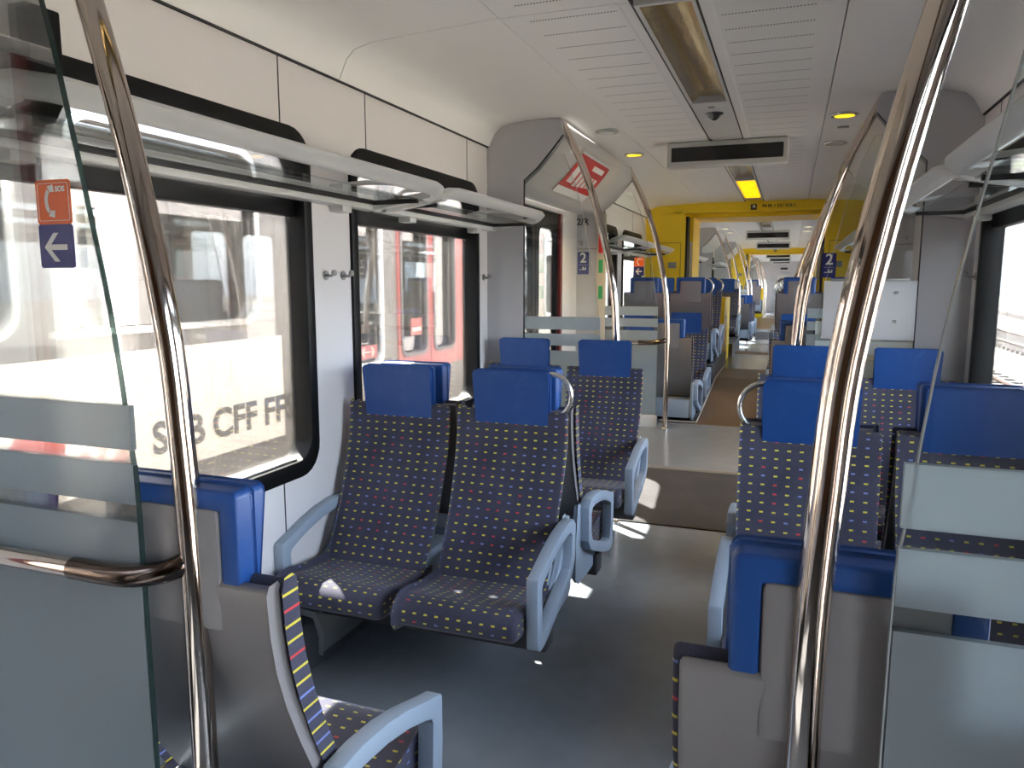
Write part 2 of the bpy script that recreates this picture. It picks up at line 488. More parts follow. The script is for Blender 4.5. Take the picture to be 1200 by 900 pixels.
# ceiling: curved sides and flat middle panel with the lamp channel left open
side_prof = [(1.40, 2.445), (1.385, 2.445), (1.372, 2.47), (1.345, 2.525), (1.305, 2.562), (1.22, 2.582), (1.05, 2.592), (.85, 2.602), (.645, 2.612), (.645, 2.66), (1.40, 2.66)]
ybreaks = [YBACK, 2.93, 10.40]
def ceil_run(y0, y1):
    for s in (-1, 1):
        struct(MB().prism([(s*x, z) for x, z in side_prof], 'y', y0, y1).build('ceiling', 'ceiling_paint', sharp=60))
        struct(MB().prism([(s*.118, 2.606), (s*.16, 2.606), (s*.17, 2.610), (s*.64, 2.610), (s*.64, 2.66), (s*.118, 2.66)], 'y', y0, y1).build('ceiling_panel', 'perforated_panel', smooth=False))
    struct(box('ceiling_channel', 'ceiling_paint', (-.118, .118, y0, y1, 2.645, 2.68)))
    for s in (-1, 1):
        struct(box('trim_2', 'seam_dark', (s*.117-.004, s*.117+.004, y0, y1, 2.6045, 2.63)))
for a, b in ((YBACK, 2.925), (2.931, 10.4), (11.5, 16.0), (16.005, 25.0), (26.2, YEND)): ceil_run(a, b)
# roof skin above the ceiling (keeps daylight out)
struct(box('ceiling_roof', 'train_grey', (-1.49, 1.49, YBACK-.08, YEND+.08, 2.69, 2.75)))
# dark seams on the side walls, between panels
for s in (-1, 1):
    for y, z0, z1 in ((2.525, 2.19, 2.445), (3.16, 2.19, 2.445), (4.335, 2.19, 2.445), (2.46, 0, .77), (3.75, 0, .77), (8.0, 2.19, 2.445), (9.5, 2.19, 2.445)):
        struct(box('trim_3', 'seam_dark', (s*W-.0015, s*W+.0015, y-.003, y+.003, z0, z1)))
    for a, b in SECT[1:]:
        struct(box('trim_4', 'seam_dark', (s*1.392-.006, s*1.392+.006, a+.01, b-.01, 2.438, 2.446)))

# windows
def window(n, s, a, b, far=False):
    e = struct(empty('window_%d' % n, (s*W, (a+b)/2, WIN_Z[0])))
    ey, ez = (a+b)/2, WIN_Z[0]
    def loc(o): o.location = (-s*W, -ey, -ez); return o
    d = .012
    outer = rr(a, b, WIN_Z[0], WIN_Z[1], .13, 6); inner = rr(a+.055, b-.055, WIN_Z[0]+.07, WIN_Z[1]-.085, .10, 6)
    xa, xb = sorted((s*(W-.014), s*(W+.085)))
    m = MB().ring(outer, inner, 'x', xa, xb)
    if not far: m.bevel(.006, 2)
    loc(m.build('window_frame', 'frame_black', e))
    xa, xb = sorted((s*(W+.03), s*(W+.08)))
    loc(box('hopper_bar', 'frame_black', (xa, xb, a+.03, b-.03, 1.845, 1.955), e, .006 if not far else 0))
    if not far:
        loc(box('hopper_rail', 'black_rubber', (*sorted((s*(W+.015), s*(W+.04))), a+.04, b-.04, 1.93, 1.945), e, .003))
        loc(box('sill', 'ring_steel', (*sorted((s*(W+.005), s*(W+.07))), a+.14, b-.14, .838, .850), e, .003))
    xa, xb = sorted((s*(W+.058), s*(W+.062)))
    mt = 'window_glass' if s < 0 else 'window_glass_clean'
    loc(MB().prism(rr(a+.05, b-.05, .83, 1.86, .05, 3), 'x', xa, xb).build('pane', mt, e, smooth=False))
    loc(MB().prism(rr(a+.05, b-.05, 1.94, 2.11, .05, 3), 'x', xa, xb).build('hopper_pane', mt, e, smooth=False))
n = 1
for s in (-1, 1):
    for a, b in WINS:
        window(n, s, a, b, far=(a > 7)); n += 1
# doors: two black-framed leaves with tall panes and red edges
def door(n, s, a, b):
    e = struct(empty('door_%d' % n, (s*W, (a+b)/2, zf((a+b)/2))))
    off = (-s*W, -(a+b)/2, -zf((a+b)/2))
    zb = zf((a+b)/2)
    mid = (a+b)/2
    for y0, y1 in ((a+.0, mid-.004), (mid+.004, b)):
        xa, xb = sorted((s*(W+.03), s*(W+.075)))
        o = MB().ring(rr(y0, y1, zb-.2, 2.16, .01, 2), rr(y0+.085, y1-.085, zb+.30, 2.02, .07, 2), 'x', xa, xb).build('leaf', 'frame_black', e); o.location = off
        xa, xb = sorted((s*(W+.05), s*(W+.055)))
        o = box('pane', 'window_glass_clean', (xa, xb, y0+.08, y1-.08, zb+.29, 2.03), e); o.location = off
    for y0 in (a, b-.05):
        o = box('red_edge', 'dark_red', (*sorted((s*(W+.008), s*(W+.035))), y0, y0+.05, zb-.05, 2.16), e); o.location = off
    o = box('threshold', 'beige_strip', (*sorted((s*(W-.10), s*(W+.02))), a, b, zb-.2, zb+.006), e); o.location = off
n = 1
for s in (-1, 1):
    for a, b in DOORS: door(n, s, a, b); n += 1
# dark window edge rubber is inside the frames; baseboards and heater ducts
for s, nm in ((-1, 'left'), (1, 'right')):
    for a, b in SECT[1:3]:
        if a > 5: continue
        d = tag(MB().prism([(s*1.40, 0), (s*1.28, 0), (s*1.275, .12), (s*1.30, .20), (s*1.40, .21)], 'y', a+.1, b-.06).bevel(.008).build('heater_duct', 'duct_grey'),
                'dark grey heater duct along the foot of the %s wall' % ('window' if s < 0 else 'right'), 'heater')
        cv = MB().prism([(s*1.40, .06), (s*1.262, .05), (s*1.255, .135), (s*1.29, .222), (s*1.40, .235)], 'y', a+1.42, b-.3).bevel(.006).build('cover', 'duct_cover', d)
        d['label'] = ('dark heater duct with pale cover at the foot of the %s wall' % nm)

# ------------------------------------------------------------------ seats (local: facing -Y, floor at z 0)
def make_seat(arm, handle):
    root = empty('train_seat')
    # cushion
    prof = [(-.10, .335), (-.10, .405), (-.22, .395), (-.36, .405), (-.46, .428), (-.51, .428), (-.545, .412), (-.562, .385), (-.560, .355), (-.545, .335), (-.50, .325), (-.30, .322)]
    m = MB().prism(prof, 'x', -.235, .235).bevel(.022, 3, 55)
    m.build('cushion', 'dotted_fabric', root, uv=True, sharp=70)
    # backrest
    fr = [(-.215, .37), (-.180, .43), (-.127, .52), (-.078, .61), (-.033, .71), (.003, .80), (.027, .88), (.039, .95), (.045, 1.03)]
    bk = [(x+.026, z) for x, z in fr][::-1]
    m = MB().prism(fr+[(.048, 1.044), (.055, 1.049), (.065, 1.047)]+bk, 'x', -.242, .242).bevel(.012, 3, 50)
    for v in m.bm.verts:
        k = min(1, max(0, (v.co.z-.36)/.5))
        v.co.x *= .94+.06*k
    m.build('backrest', 'dotted_fabric', root, uv=True, side_stripes=True, sharp=70)
    # rear shell, a thin curved panel behind the fabric
    sp = [(x+.025, z) for x, z in fr if z > .4]
    rear = [(x+.054, z) for x, z in fr if z > .4][::-1]
    m = MB().prism(sp+[(.078, 1.042), (.094, 1.040)]+rear, 'x', -.228, .228).bevel(.008, 2, 35)
    m.build('back_shell', 'shell_grey', root, sharp=50)
    MB().box(-.228, .228, -.16, .085, .285, .46).bevel(.012, 2).build('base_panel', 'arm_grey', root)
    box('shell_tower', 'shell_grey', (-.118, .118, .052, .1005, .94, 1.178), root, .014)
    # headrest pad wrapped over the tower
    pad = MB()
    pts = rr(-.163, .163, .958, 1.213, .016, 3)
    pad.prism([(x*(.955+.045*(z-.958)/.255), z) for x, z in pts], 'y', .02, .058)
    for v in pad.bm.verts:
        if v.co.y < .03: v.co.y += (1.213-v.co.z)*.10
    pad.bevel(.012, 2, 30)
    pad.build('headrest', 'blue_leather', root, sharp=45)
    rim = MB()
    U = [(-.160, .965), (-.160, 1.205), (-.150, 1.213), (.150, 1.213), (.160, 1.205), (.160, .965), (.117, .965), (.117, 1.172), (-.117, 1.172), (-.117, .965)]
    rim.prism(U, 'y', .052, .094).bevel(.008, 2, 30)
    rim.build('headrest_rim', 'blue_leather', root, sharp=45)
    # armrest loop on one side
    s = arm
    out = [(-.468, .285), (-.476, .42), (-.476, .535), (-.470, .545), (-.40, .566), (-.30, .598), (-.20, .622), (-.10, .634), (-.02, .632), (.02, .60), (.015, .45), (-.03, .395), (-.12, .36), (-.24, .315), (-.33, .285), (-.40, .268), (-.44, .268)]
    inn = [(-.415, .345), (-.420, .42), (-.424, .490), (-.415, .506), (-.38, .522), (-.30, .550), (-.20, .574), (-.10, .586), (-.05, .585), (-.03, .565), (-.032, .48), (-.06, .435), (-.13, .405), (-.24, .365), (-.32, .338), (-.38, .322), (-.405, .326)]
    m = MB().ring(out, inn, 'x', *sorted((s*.246, s*.290))).bevel(.003, 2, 50)
    m.build('armrest', 'arm_grey', root, sharp=30)
    sk = [(-.40, .275), (-.24, .335), (-.14, .40), (-.04, .51), (.03, .62), (.06, .62), (.088, .46), (.088, .30), (.05, .268), (-.10, .258), (-.38, .262)]
    MB().prism(sk, 'x', *sorted((s*.232, s*.252))).bevel(.005).build('side_skirt', 'arm_grey', root)
    # carrying beam below the cushion
    m = MB().box(-.27, .27, -.32, -.22, .20, .30).box(-.20, .20, -.42, -.06, .292, .328)
    m.bevel(.008).build('seat_frame', 'steel_dark', root)
    if handle:
        c = (s*.165, .075, 1.115); R = .088
        pts = [(c[0]+s*R*math.cos(math.radians(a))*.95, c[1], c[2]+R*math.sin(math.radians(a))) for a in range(-105, 106, 15)]
        MB().tube(pts, .0105, 10).build('grab_handle', 'ring_steel', root)
    return root
PROTO = {}
for arm in (1, -1):
    for h in (True, False): PROTO[(arm, h)] = make_seat(arm, h)
used = set()
def place_seat(side, pos, y, face, lift, label, group, ring):
    """side -1 left / 1 right of the aisle; pos 'aisle'/'window'; face -1 looks to the camera, 1 looks away"""
    x = side*(.578 if pos == 'aisle' else 1.108)+(side*.012 if y < 1.2 else 0)
    world_arm = -side if pos == 'aisle' else side
    arm = world_arm if face < 0 else -world_arm
    p = PROTO[(arm, ring and pos == 'aisle')]
    loc = (x, y, lift); rz = 0 if face < 0 else PI
    if id(p) in used: o = copy_tree(p, loc, rz)
    else:
        o = p; used.add(id(p)); o.location = loc; o.rotation_euler = (0, 0, rz)
    tag(o, label, 'seat', group)
    return o
SEATROWS = [  # y of headrest front, facing, lift, words, group
    (1.153, 1, -.010, 'nearest row with its back to the camera', 'nearest row of seats with backs to the camera'),
    (2.85, -1, 0, 'nearest row facing the camera', 'nearest row of seats facing the camera'),
    (3.105, 1, 0, 'row behind the nearest facing row, back to back with it', 'seats back to back with the nearest facing row'),
    (4.53, -1, 0, 'row facing the camera against the glass screens', 'seats against the glass screens'),
    (7.18, 1, .02, 'first row beyond the doors, showing its grey back', 'first row beyond the doors'),
    (8.44, -1, .02, 'second row beyond the doors, facing the camera', 'second row beyond the doors'),
    (8.86, 1, .41, 'raised row beyond the doors, with tall grey back', 'raised row of seats with grey backs'),
    (10.0, -1, .41, 'raised row facing the camera before the yellow passage', 'raised row before the yellow passage'),
    (13.4, -1, .41, 'raised row facing the camera just past the yellow passage', 'raised row past the yellow passage'),
    (17.35, 1, .06, 'row with grey back at the second doorway', 'row at the second doorway'),
    (18.75, -1, .02, 'row facing the camera past the second doorway', 'facing row past the second doorway'),
    (20.2, -1, .02, 'row facing the camera at the third doorway', 'row at the third doorway'),
    (23.7, 1, .42, 'farthest raised row with grey back', 'farthest raised row'),
]
for y, face, lift, words, grp in SEATROWS:
    for side in (-1, 1):
        for pos in ('aisle', 'window'):
            if y > 12 and side > 0 and pos == 'window': continue
            if y in (3.105,) and False: continue
            lab = '%s %s seat, %s' % ('left' if side < 0 else 'right', pos, words)
            place_seat(side, pos, y, face, lift, lab, grp, y in (2.85, 8.86, 10.0, 13.4))

# ------------------------------------------------------------------ glass screens, bulkheads, poles, headers
POLE = [(.536, 0), (.536, .8), (.538, 1.10), (.548, 1.30), (.562, 1.48), (.604, 1.72), (.662, 1.96), (.728, 2.17), (.80, 2.35), (.915, 2.575)]
def spline(pts, n=4):
    out = []
    for i in range(len(pts)-1):
        p0 = Vector(pts[max(0, i-1)]); p1 = Vector(pts[i]); p2 = Vector(pts[i+1]); p3 = Vector(pts[min(len(pts)-1, i+2)])
        for k in range(n):
            t = k/n
            out.append(.5*((2*p1)+(-p0+p2)*t+(2*p0-5*p1+4*p2-p3)*t*t+(-p0+3*p1-3*p2+p3)*t**3))
    out.append(Vector(pts[-1])); return out
PW = {-1: 'left', 1: 'right'}
def pole(s, y, rail, where, near=False):
    zb = zf(y)
    pts = [(s*x, 0, z) for x, z in [(x, max(z, zb) if i == 0 else z) for i, (x, z) in enumerate(POLE)]]
    o = MB().tube(spline(pts), .0235, 20 if near else 12).build('grab_pole', 'polished_steel', loc=(0, y, 0))
    tag(o, 'curved steel grab pole %s' % where, 'pole', 'steel grab poles')
    MB().lathe([(.036, 0), (.036, .012), (.025, .02)], (s*.536, 0, zb), 20).build('floor_flange', 'ring_steel', o)
    MB().box(*sorted((s*.90, s*1.0)), -.02, .02, 2.545, 2.59).bevel(.004).build('top_bracket', 'steel_dark', o)
    if rail:
        MB().tube([(s*1.38, -.045, 1.03), (s*.77, -.045, 1.03)], .0195, 16).build('handrail', 'polished_steel', o)
        MB().tube(spline([(s*.79, -.045, 1.03), (s*.66, -.045, 1.032), (s*.58, -.03, 1.045), (s*.545, -.005, 1.06)]), [.0215]*12+[.019], 16).build('rail_elbow', 'dark_chrome', o)
    return o
GE = [(.632, .06), (.632, 1.10), (.642, 1.28), (.668, 1.52), (.70, 1.70), (.735, 1.88), (.772, 2.05), (.83, 2.24), (.90, 2.40)]
def screen(s, y, where, xw=1.15, top=2.40, near=False, low=None):
    zb = zf(y)+.10
    edge = [(p.x, p.y) for p in spline(GE) if p.y > .06 and p.y <= top]
    poly = [(s*xw, zb), (s*.632, zb)]+[(s*x, z) for x, z in edge]+[(s*xw, edge[-1][1])]
    o = MB().prism(poly, 'y', y-.005, y+.005).build('glass_screen', 'screen_glass', smooth=False)
    tag(o, 'clear glass screen with frosted bands %s' % where, 'screen', 'glass screens beside the doorways')
    ed = [Vector((s*x, 0, z)) for x, z in [(.632, zb)]+edge]
    m = MB()
    for a, b in zip(ed, ed[1:]):
        vs = []
        for p in (a, b):
            for dx, dy in ((0, -.0052), (0, .0052), (-s*.0022, .0052), (-s*.0022, -.0052)):
                vs.append(m.bm.verts.new((p.x+dx, y+dy, p.z)))
        for f in ((0,1,5,4),(1,2,6,5),(2,3,7,6),(3,0,4,7)): m.bm.faces.new([vs[i] for i in f])
    m.build('polished_edge', 'glass_edge' if near and s < 0 else 'glass_edge_lit', o)
    for z0, z1 in ((zb+.002, 1.135), (1.168, 1.245), (1.272, 1.355)):
        box('frosted_band', 'frosted_film', (*sorted((s*.634, s*(xw-.001))), y-.0057, y+.0057, z0, z1), o)
    box('shoe', 'plastic_white', (*sorted((s*.62, s*xw)), y-.018, y+.018, zf(y)-.02, zb+.01), o, .004)
    return o
# bulkhead panel profile: narrow below, wide at the header
def bulkhead(s, y, where, label=True):
    zb = zf(y)-.05
    poly = [(1.398, zb), (1.15, zb), (1.15, 2.225), (1.06, 2.30), (.965, 2.405), (.892, 2.49), (.905, 2.585), (1.05, 2.588), (1.20, 2.578), (1.30, 2.558), (1.34, 2.52), (1.368, 2.47), (1.38, 2.44), (1.398, 2.44)]
    o = MB().prism([(s*x, z) for x, z in poly], 'y', y-.02, y+.02).bevel(.003, 1, 30).build('bulkhead', 'bulkhead_grey')
    tag(o, 'grey bulkhead panel %s' % where, 'panel', 'grey bulkhead panels')
    # dark rubber edge
    pts = [(s*1.147, y-.012, max(zb, .2)), (s*1.147, y-.012, 2.226), (s*1.058, y-.012, 2.30), (s*.962, y-.012, 2.403), (s*.888, y-.012, 2.49)]
    MB().tube(pts, .007, 6).build('edge_rubber', 'black_rubber', o)
    return o
def header(s, y0, y1, where, poster=False):
    poly = [(1.398, 2.195), (1.20, 2.197), (1.155, 2.203), (1.135, 2.222), (1.045, 2.295), (.952, 2.40), (.885, 2.49), (.90, 2.585), (1.05, 2.588), (1.20, 2.578), (1.30, 2.558), (1.34, 2.52), (1.368, 2.47), (1.38, 2.44), (1.398, 2.44)]
    o = MB().prism([(s*x, z) for x, z in poly], 'y', y0+.022, y1-.022).bevel(.004, 1, 30).build('door_header', 'header_grey', sharp=50)
    tag(o, 'sloping grey cover above the doorway %s' % where, 'cover', 'sloping covers above the doorways')
    return o
VW = ['behind the camera', 'at the first doorway', 'at the second doorway', 'at the third doorway', 'at the fourth doorway', 'at the last doorway']
for i, (a, b) in enumerate(VEST):
    for s in (-1, 1):
        sd = PW[s]
        if i == 0:
            bulkhead(s, b-.03, 'beside the nearest glass screen, %s' % sd)
            pole(s, b, s < 0, 'in the foreground, %s' % ('left, with a handrail' if s < 0 else 'right of the picture'), True)
            screen(s, b-.027, 'in the %s foreground%s' % (sd, ' with an orange and blue sticker' if s < 0 else ''), top=2.5, near=True)
            header(s, a, b, 'beside the camera, %s' % sd)
            continue
        w = VW[i]
        for y, nm in ((a, 'near'), (b, 'far')):
            bulkhead(s, y, '%s, %s side, %s edge' % (w, sd, nm))
            pole(s, y+(.06 if nm == 'near' else -.05), nm == 'far' and s < 0, '%s, %s side, %s edge' % (w, sd, nm))
            if i < 3 or nm == 'far':
                screen(s, y, '%s, %s side, %s edge' % (w, sd, nm))
        header(s, a, b, '%s, %s side' % (w, sd))

# a white bolted board on the right-hand screen
o = box('notice_board', 'white_panel', (.668, 1.142, 4.662, 4.672, 1.255, 1.585), None, .003)
tag(o, 'blank white board with bolts fixed to the right glass screen', 'board')
for x in (.80, 1.04):
    for z in (1.36, 1.52):
        MB().ring(rr(x-.008, x+.008, z-.008, z+.008, .003, 2), rr(x-.005, x+.005, z-.005, z+.005, .002, 2), 'y', 4.655, 4.663).build('bolt', 'plate_grey', o)
MB().box(.70, 1.10, 4.655, 4.680, 1.583, 1.596).bevel(.002).build('top_rail', 'plate_grey', o)

# ------------------------------------------------------------------ writing, stickers and small signs
def sticker_sos(x, y, z, parent, arrow=True, w=.086, hgt=.158):
    o = MB().prism(rr(x-w/2, x+w/2, z, z+hgt/2, .006, 3), 'y', y-.0012, y).build('orange_sticker', 'sign_orange', parent, smooth=False)
    b = MB().prism(rr(x-w/2, x+w/2, z-hgt/2, z, .006, 3), 'y', y-.0012, y).build('blue_sticker', 'sign_blue', parent, smooth=False)
    fx, fz = w/.086, hgt/.158
    MB().ring(rr(x-.038*fx, x+.038*fx, z+.006*fz, z+.0735*fz, .004, 3), rr(x-.0372*fx, x+.0372*fx, z+.0068*fz, z+.0727*fz, .0034, 3), 'y', y-.0018, y-.0011).build('border', 'sign_white', o, smooth=False)
    # telephone handset
    arc = [(x+(-.004-.017*math.cos(t))*fx, z+(.041+.026*math.sin(t))*fz) for t in [-.95+1.9*k/10 for k in range(11)]]
    inner = [(x+(-.002-.0115*math.cos(t))*fx, z+(.041+.019*math.sin(t))*fz) for t in [.95-1.9*k/10 for k in range(11)]]
    h = MB().prism(arc+inner, 'y', y-.002, y-.0011)
    for sg in (1, -1):
        cz = z+(.041+sg*.0205)*fz
        h.prism([(x-.013*fx, cz+sg*.006*fz), (x+.001*fx, cz+sg*.009*fz), (x+.003*fx, cz-sg*.004*fz), (x-.007*fx, cz-sg*.004*fz)], 'y', y-.0021, y-.0011)
    h.build('telephone', 'sign_white', o, smooth=False)
    text('lettering', 'SOS', .0135*fz, 'sign_white', o, FR(x+.018*fx, y-.0014, z+.062*fz), bold=.0004)
    a = MB().prism([(x-.018*fx, z-.0465*fz), (x+.026*fx, z-.0465*fz), (x+.026*fx, z-.0365*fz), (x-.018*fx, z-.0365*fz)], 'y', y-.002, y-.0011)
    for sg in (1, -1):
        a.prism([(x-.030*fx, z-.0415*fz), (x-.019*fx, z-.0415*fz), (x+.006*fx, z+(-.0415+sg*.026)*fz), (x-.006*fx, z+(-.0415+sg*.026)*fz)], 'y', y-.0021, y-.0011)
    a.build('arrow', 'sign_white', b, smooth=False)
def find(name_start, label_part):
    for o in bpy.data.objects:
        if o.name.startswith(name_start) and label_part in o.get('label', ''): return o
S0 = find('glass_screen', 'left foreground')
sticker_sos(-.777, 1.033-.007, 1.684, S0)
S1 = find('glass_screen', 'first doorway, left side, far')
sticker_sos(-.815, 6.9-.007, 1.715, S1, w=.09, hgt=.165)
def sign_two(x, y, z, parent=None, w=.108, hgt=.205):
    o = MB().prism(rr(x-w/2, x+w/2, z-hgt/2, z+hgt/2, .004, 2), 'y', y-.004, y).build('class_sign', 'sign_blue', parent, smooth=False)
    text('numeral', '2', .125, 'sign_white', o, FR(x, y-.005, z+.045), bold=.002)
    MB().box(x-.042, x+.042, y-.005, y-.004, z-.018, z-.0165).build('rule', 'sign_white', o)
    m = MB().box(x-.035, x-.012, y-.005, y-.004, z-.062, z-.056)
    m.box(x-.008, x+.004, y-.005, y-.004, z-.062, z-.034).box(x+.004, x+.016, y-.005, y-.004, z-.062, z-.05).box(x+.018, x+.028, y-.005, y-.004, z-.062, z-.036)
    m.build('pictogram', 'sign_white', o)
    return o
BL = find('bulkhead', 'first doorway, left side, far'); BR_ = find('bulkhead', 'first doorway, right side, far')
sign_two(-1.335, 6.9-.021, 1.75, BL)
text('lettering', '2/R', .085, 'ink', BL, FR(-1.345, 6.878, 2.125), bold=.002)
text('lettering', 'e', .06, 'plate_grey', BL, FR(-1.42, 6.878, 2.128))
sign_two(.782, 6.9-.008, 1.715, find('glass_screen', 'first doorway, right side, far'))
for s, B in ((-1, BL), (1, BR_)):
    o = box('edge_post', 'beige_strip', (*sorted((s*1.12, s*1.205)), 6.868, 6.882, .5, 2.2), B, .002)
    box('red_handle', 'red_paint', (*sorted((s*1.145, s*1.185)), 6.85, 6.87, 1.84, 2.02), B, .004)
    box('green_sticker', 'sign_green', (*sorted((s*1.145, s*1.185)), 6.864, 6.869, 1.66, 1.78), B)
    box('green_sticker', 'sign_green', (*sorted((s*1.145, s*1.185)), 6.864, 6.869, 1.42, 1.54), B)
    box('panel_joint', 'seam_dark', (*sorted((s*1.21, s*1.396)), 6.8785, 6.8805, 1.878, 1.882), B)
    MB().lathe([(.016, 0), (.016, -.01), (.01, -.012)], (s*1.36, 6.879, 1.93), 14, 'y').build('lock', 'ring_steel', B)
# emergency strip on the jamb of the near doorway (beige with green pictures)
for s in (-1, 1):
    o = box('jamb_post', 'beige_strip', (*sorted((s*1.34, s*1.398)), 4.72, 5.10, .02, 2.14), None, .004)
    tag(o, 'beige door post with green emergency stickers, %s of the first doorway' % PW[s], 'post', 'beige door posts')
    xs = s*1.34
    box('green_sticker', 'sign_green', (*sorted((xs, xs-s*.002)), 4.86, 5.0, 1.62, 1.86), o)
    box('red_handle', 'dark_red', (*sorted((xs, xs-s*.02)), 4.90, 4.97, 1.93, 2.06), o, .004)
    box('green_lamp', 'sign_green', (*sorted((xs, xs-s*.004)), 4.90, 4.97, 2.08, 2.13), o)
BN = find('bulkhead', 'first doorway, left side, near')
m = MB()
for k in range(2):
    m.box(-1.062-.0, -1.048, 4.655, 4.661, 0, 0.001)
m.bm.free()

# red poster on the left header
h1 = find('door_header', 'first doorway, left side')
def slope(u):  # u 0 (top) .. 1 (bottom) along the sloping face, left side
    P = [(-.885, 2.49), (-.952, 2.40), (-1.045, 2.295), (-1.135, 2.215)]
    t = u*3; i = min(2, int(t)); f = t-i
    return (P[i][0]+(P[i+1][0]-P[i][0])*f, P[i][1]+(P[i+1][1]-P[i][1])*f)
def on_slope(name, mat, y0, y1, u0, u1, lift, parent):
    m = MB(); rows = []
    k = 8
    for j in range(k+1):
        u = u0+(u1-u0)*j/k; x, z = slope(u)
        dx, dz = slope(min(1, u+.02)); px_, pz = slope(max(0, u-.02))
        nv = Vector((-(dz-pz), 0, dx-px_)).normalized()
        if nv.x < 0: nv = -nv
        rows.append([(x+nv.x*l, y, z+nv.z*l) for y in (y0, y1) for l in (lift, lift-.0015)])
    V = [[m.bm.verts.new(p) for p in r] for r in rows]
    for A, B in zip(V, V[1:]):
        for q in ((0, 2), (2, 3), (3, 1), (1, 0)): m.bm.faces.new([A[q[0]], A[q[1]], B[q[1]], B[q[0]]])
    m.bm.faces.new([V[0][0], V[0][1], V[0][3], V[0][2]]); m.bm.faces.new([V[-1][0], V[-1][2], V[-1][3], V[-1][1]])
    return m.build(name, mat, parent)
po = on_slope('advert_poster', 'poster_red', 5.20, 6.02, .10, .97, .005, None)
tag(po, 'red and white advertising poster on the sloping cover above the left doorway', 'poster')
on_slope('white_foot', 'sign_white', 5.20, 6.02, .80, .97, .0065, po)
on_slope('clip_rail', 'plastic_white', 5.18, 6.04, .05, .10, .012, po)
on_slope('white_bar', 'sign_white', 5.62, 5.93, .20, .32, .0065, po)
on_slope('white_bar', 'sign_white', 5.28, 5.40, .30, .68, .0065, po)
for k in range(5):
    on_slope('white_bar', 'sign_white', 5.45+k*.10, 5.52+k*.10, .44, .72-.02*k, .0065, po)
nt_ = on_slope('small_notice', 'sign_white', 4.95, 5.12, .02, .22, .005, None)
tag(nt_, 'small white notice on the sloping cover above the left doorway', 'notice')

# ------------------------------------------------------------------ mats
o = MB().prism([(4.80, zf(4.80)), (5.80, zf(5.80)), (5.80, zf(5.80)+.006), (4.80, zf(4.80)+.006)], 'x', -.95, .95).build('floor_mat', 'ribbed_mat', smooth=False)
tag(o, 'dark ribbed doormat across the floor of the first doorway', 'mat')
MB().prism([(5.80, zf(5.80)), (5.86, zf(5.86)), (5.86, zf(5.86)+.008), (5.80, zf(5.80)+.008)], 'x', -.95, .95).build('edge_strip', 'plate_grey', o, smooth=False)
MB().prism([(4.775, zf(4.775)), (4.80, zf(4.80)), (4.80, zf(4.80)+.008), (4.775, zf(4.775)+.008)], 'x', -.95, .95).build('edge_strip', 'black_rubber', o, smooth=False)
for y, w in ((16.0, 'second'), (21.4, 'third')):
    o = MB().prism([(y-.5, zf(y-.5)), (y+.5, zf(y+.5)), (y+.5, zf(y+.5)+.006), (y-.5, zf(y-.5)+.006)], 'x', -.95, .95).build('floor_mat', 'ribbed_mat', smooth=False)
    tag(o, 'dark doormat across the floor of the %s doorway' % w, 'mat')

# ------------------------------------------------------------------ luggage racks
def rack(s, y0, y1, where, far=False, end_near=True, end_far=True):
    e = empty('luggage_rack', (s*W, (y0+y1)/2, 1.93)); off = Vector((-s*W, -(y0+y1)/2, -1.93))
    def A(o): o.location = off; return o
    # front profile with swept end
    prof = [(-.978, 1.992), (-.970, 2.000), (-.977, 2.012), (-1.0, 2.018), (-1.045, 2.008), (-1.065, 1.992), (-1.062, 1.974), (-1.04, 1.966), (-1.005, 1.974)]
    m = MB(); loops = []
    stations = [(y0, .10), (y0+.05, .03), (y0+.14, 0), (y1-.14, 0), (y1-.05, .03), (y1, .10)]
    for y, d in stations:
        loops.append([m.bm.verts.new((s*(-x+d*.5) if s > 0 else (x-d*.5), y, z-(d*.25))) for x, z in prof])
    for P, Q in zip(loops, loops[1:]):
        for k in range(len(prof)): m.bm.faces.new([P[k], P[(k+1) % len(prof)], Q[(k+1) % len(prof)], Q[k]])
    m.bm.faces.new(loops[0]); m.bm.faces.new(loops[-1])
    A(m.build('front_rail', 'rack_grey', e, sharp=60))
    X = lambda a, b: tuple(sorted((s*a, s*b)))
    A(box('glass_shelf', 'rack_glass', (*X(1.08, 1.385), y0+.06, y1-.06, 1.938, 1.945), e))
    # lower frame: wall bar and end bars, flat sections
    m = MB().box(*X(1.325, 1.398), y0+.02, y1-.02, 1.905, 1.938)
    def bar(ya, yb):
        m.prism([(s*1.04, 1.955), (s*1.04, 1.975), (s*1.34, 1.938), (s*1.34, 1.908)], 'y', ya, yb)
    bar(y0+.02, y0+.09); bar(y1-.09, y1-.02)
    A(m.bevel(.004).build('under_frame', 'rack_grey', e))
    g = MB()
    g.box(*X(1.095, 1.325), y0+.088, y0+.104, 1.928, 1.946).box(*X(1.095, 1.325), y1-.104, y1-.088, 1.928, 1.946).box(*X(1.312, 1.326), y0+.09, y1-.09, 1.928, 1.946)
    A(g.build('gasket', 'black_rubber', e))
    for yy in (y0+.30, y1-.30):
        A(MB().box(*X(1.33, 1.398), yy-.035, yy+.035, 1.878, 1.908).bevel(.004).build('wall_bracket', 'rack_grey', e))
    if not far:
        # curved tubular back guard
        A(MB().tube(spline([(s*1.39, y0+.25, 2.0), (s*1.28, y0+.15, 2.02), (s*1.03, y0+.10, 2.0)], 5), .011, 8).build('end_guard', 'rack_grey', e))
        A(MB().tube(spline([(s*1.39, y1-.25, 2.0), (s*1.28, y1-.15, 2.02), (s*1.03, y1-.10, 2.0)], 5), .011, 8).build('end_guard', 'rack_grey', e))
    tag(e, 'grey luggage rack with glass shelf %s' % where, 'luggage rack', 'luggage racks along the side walls')
    return e
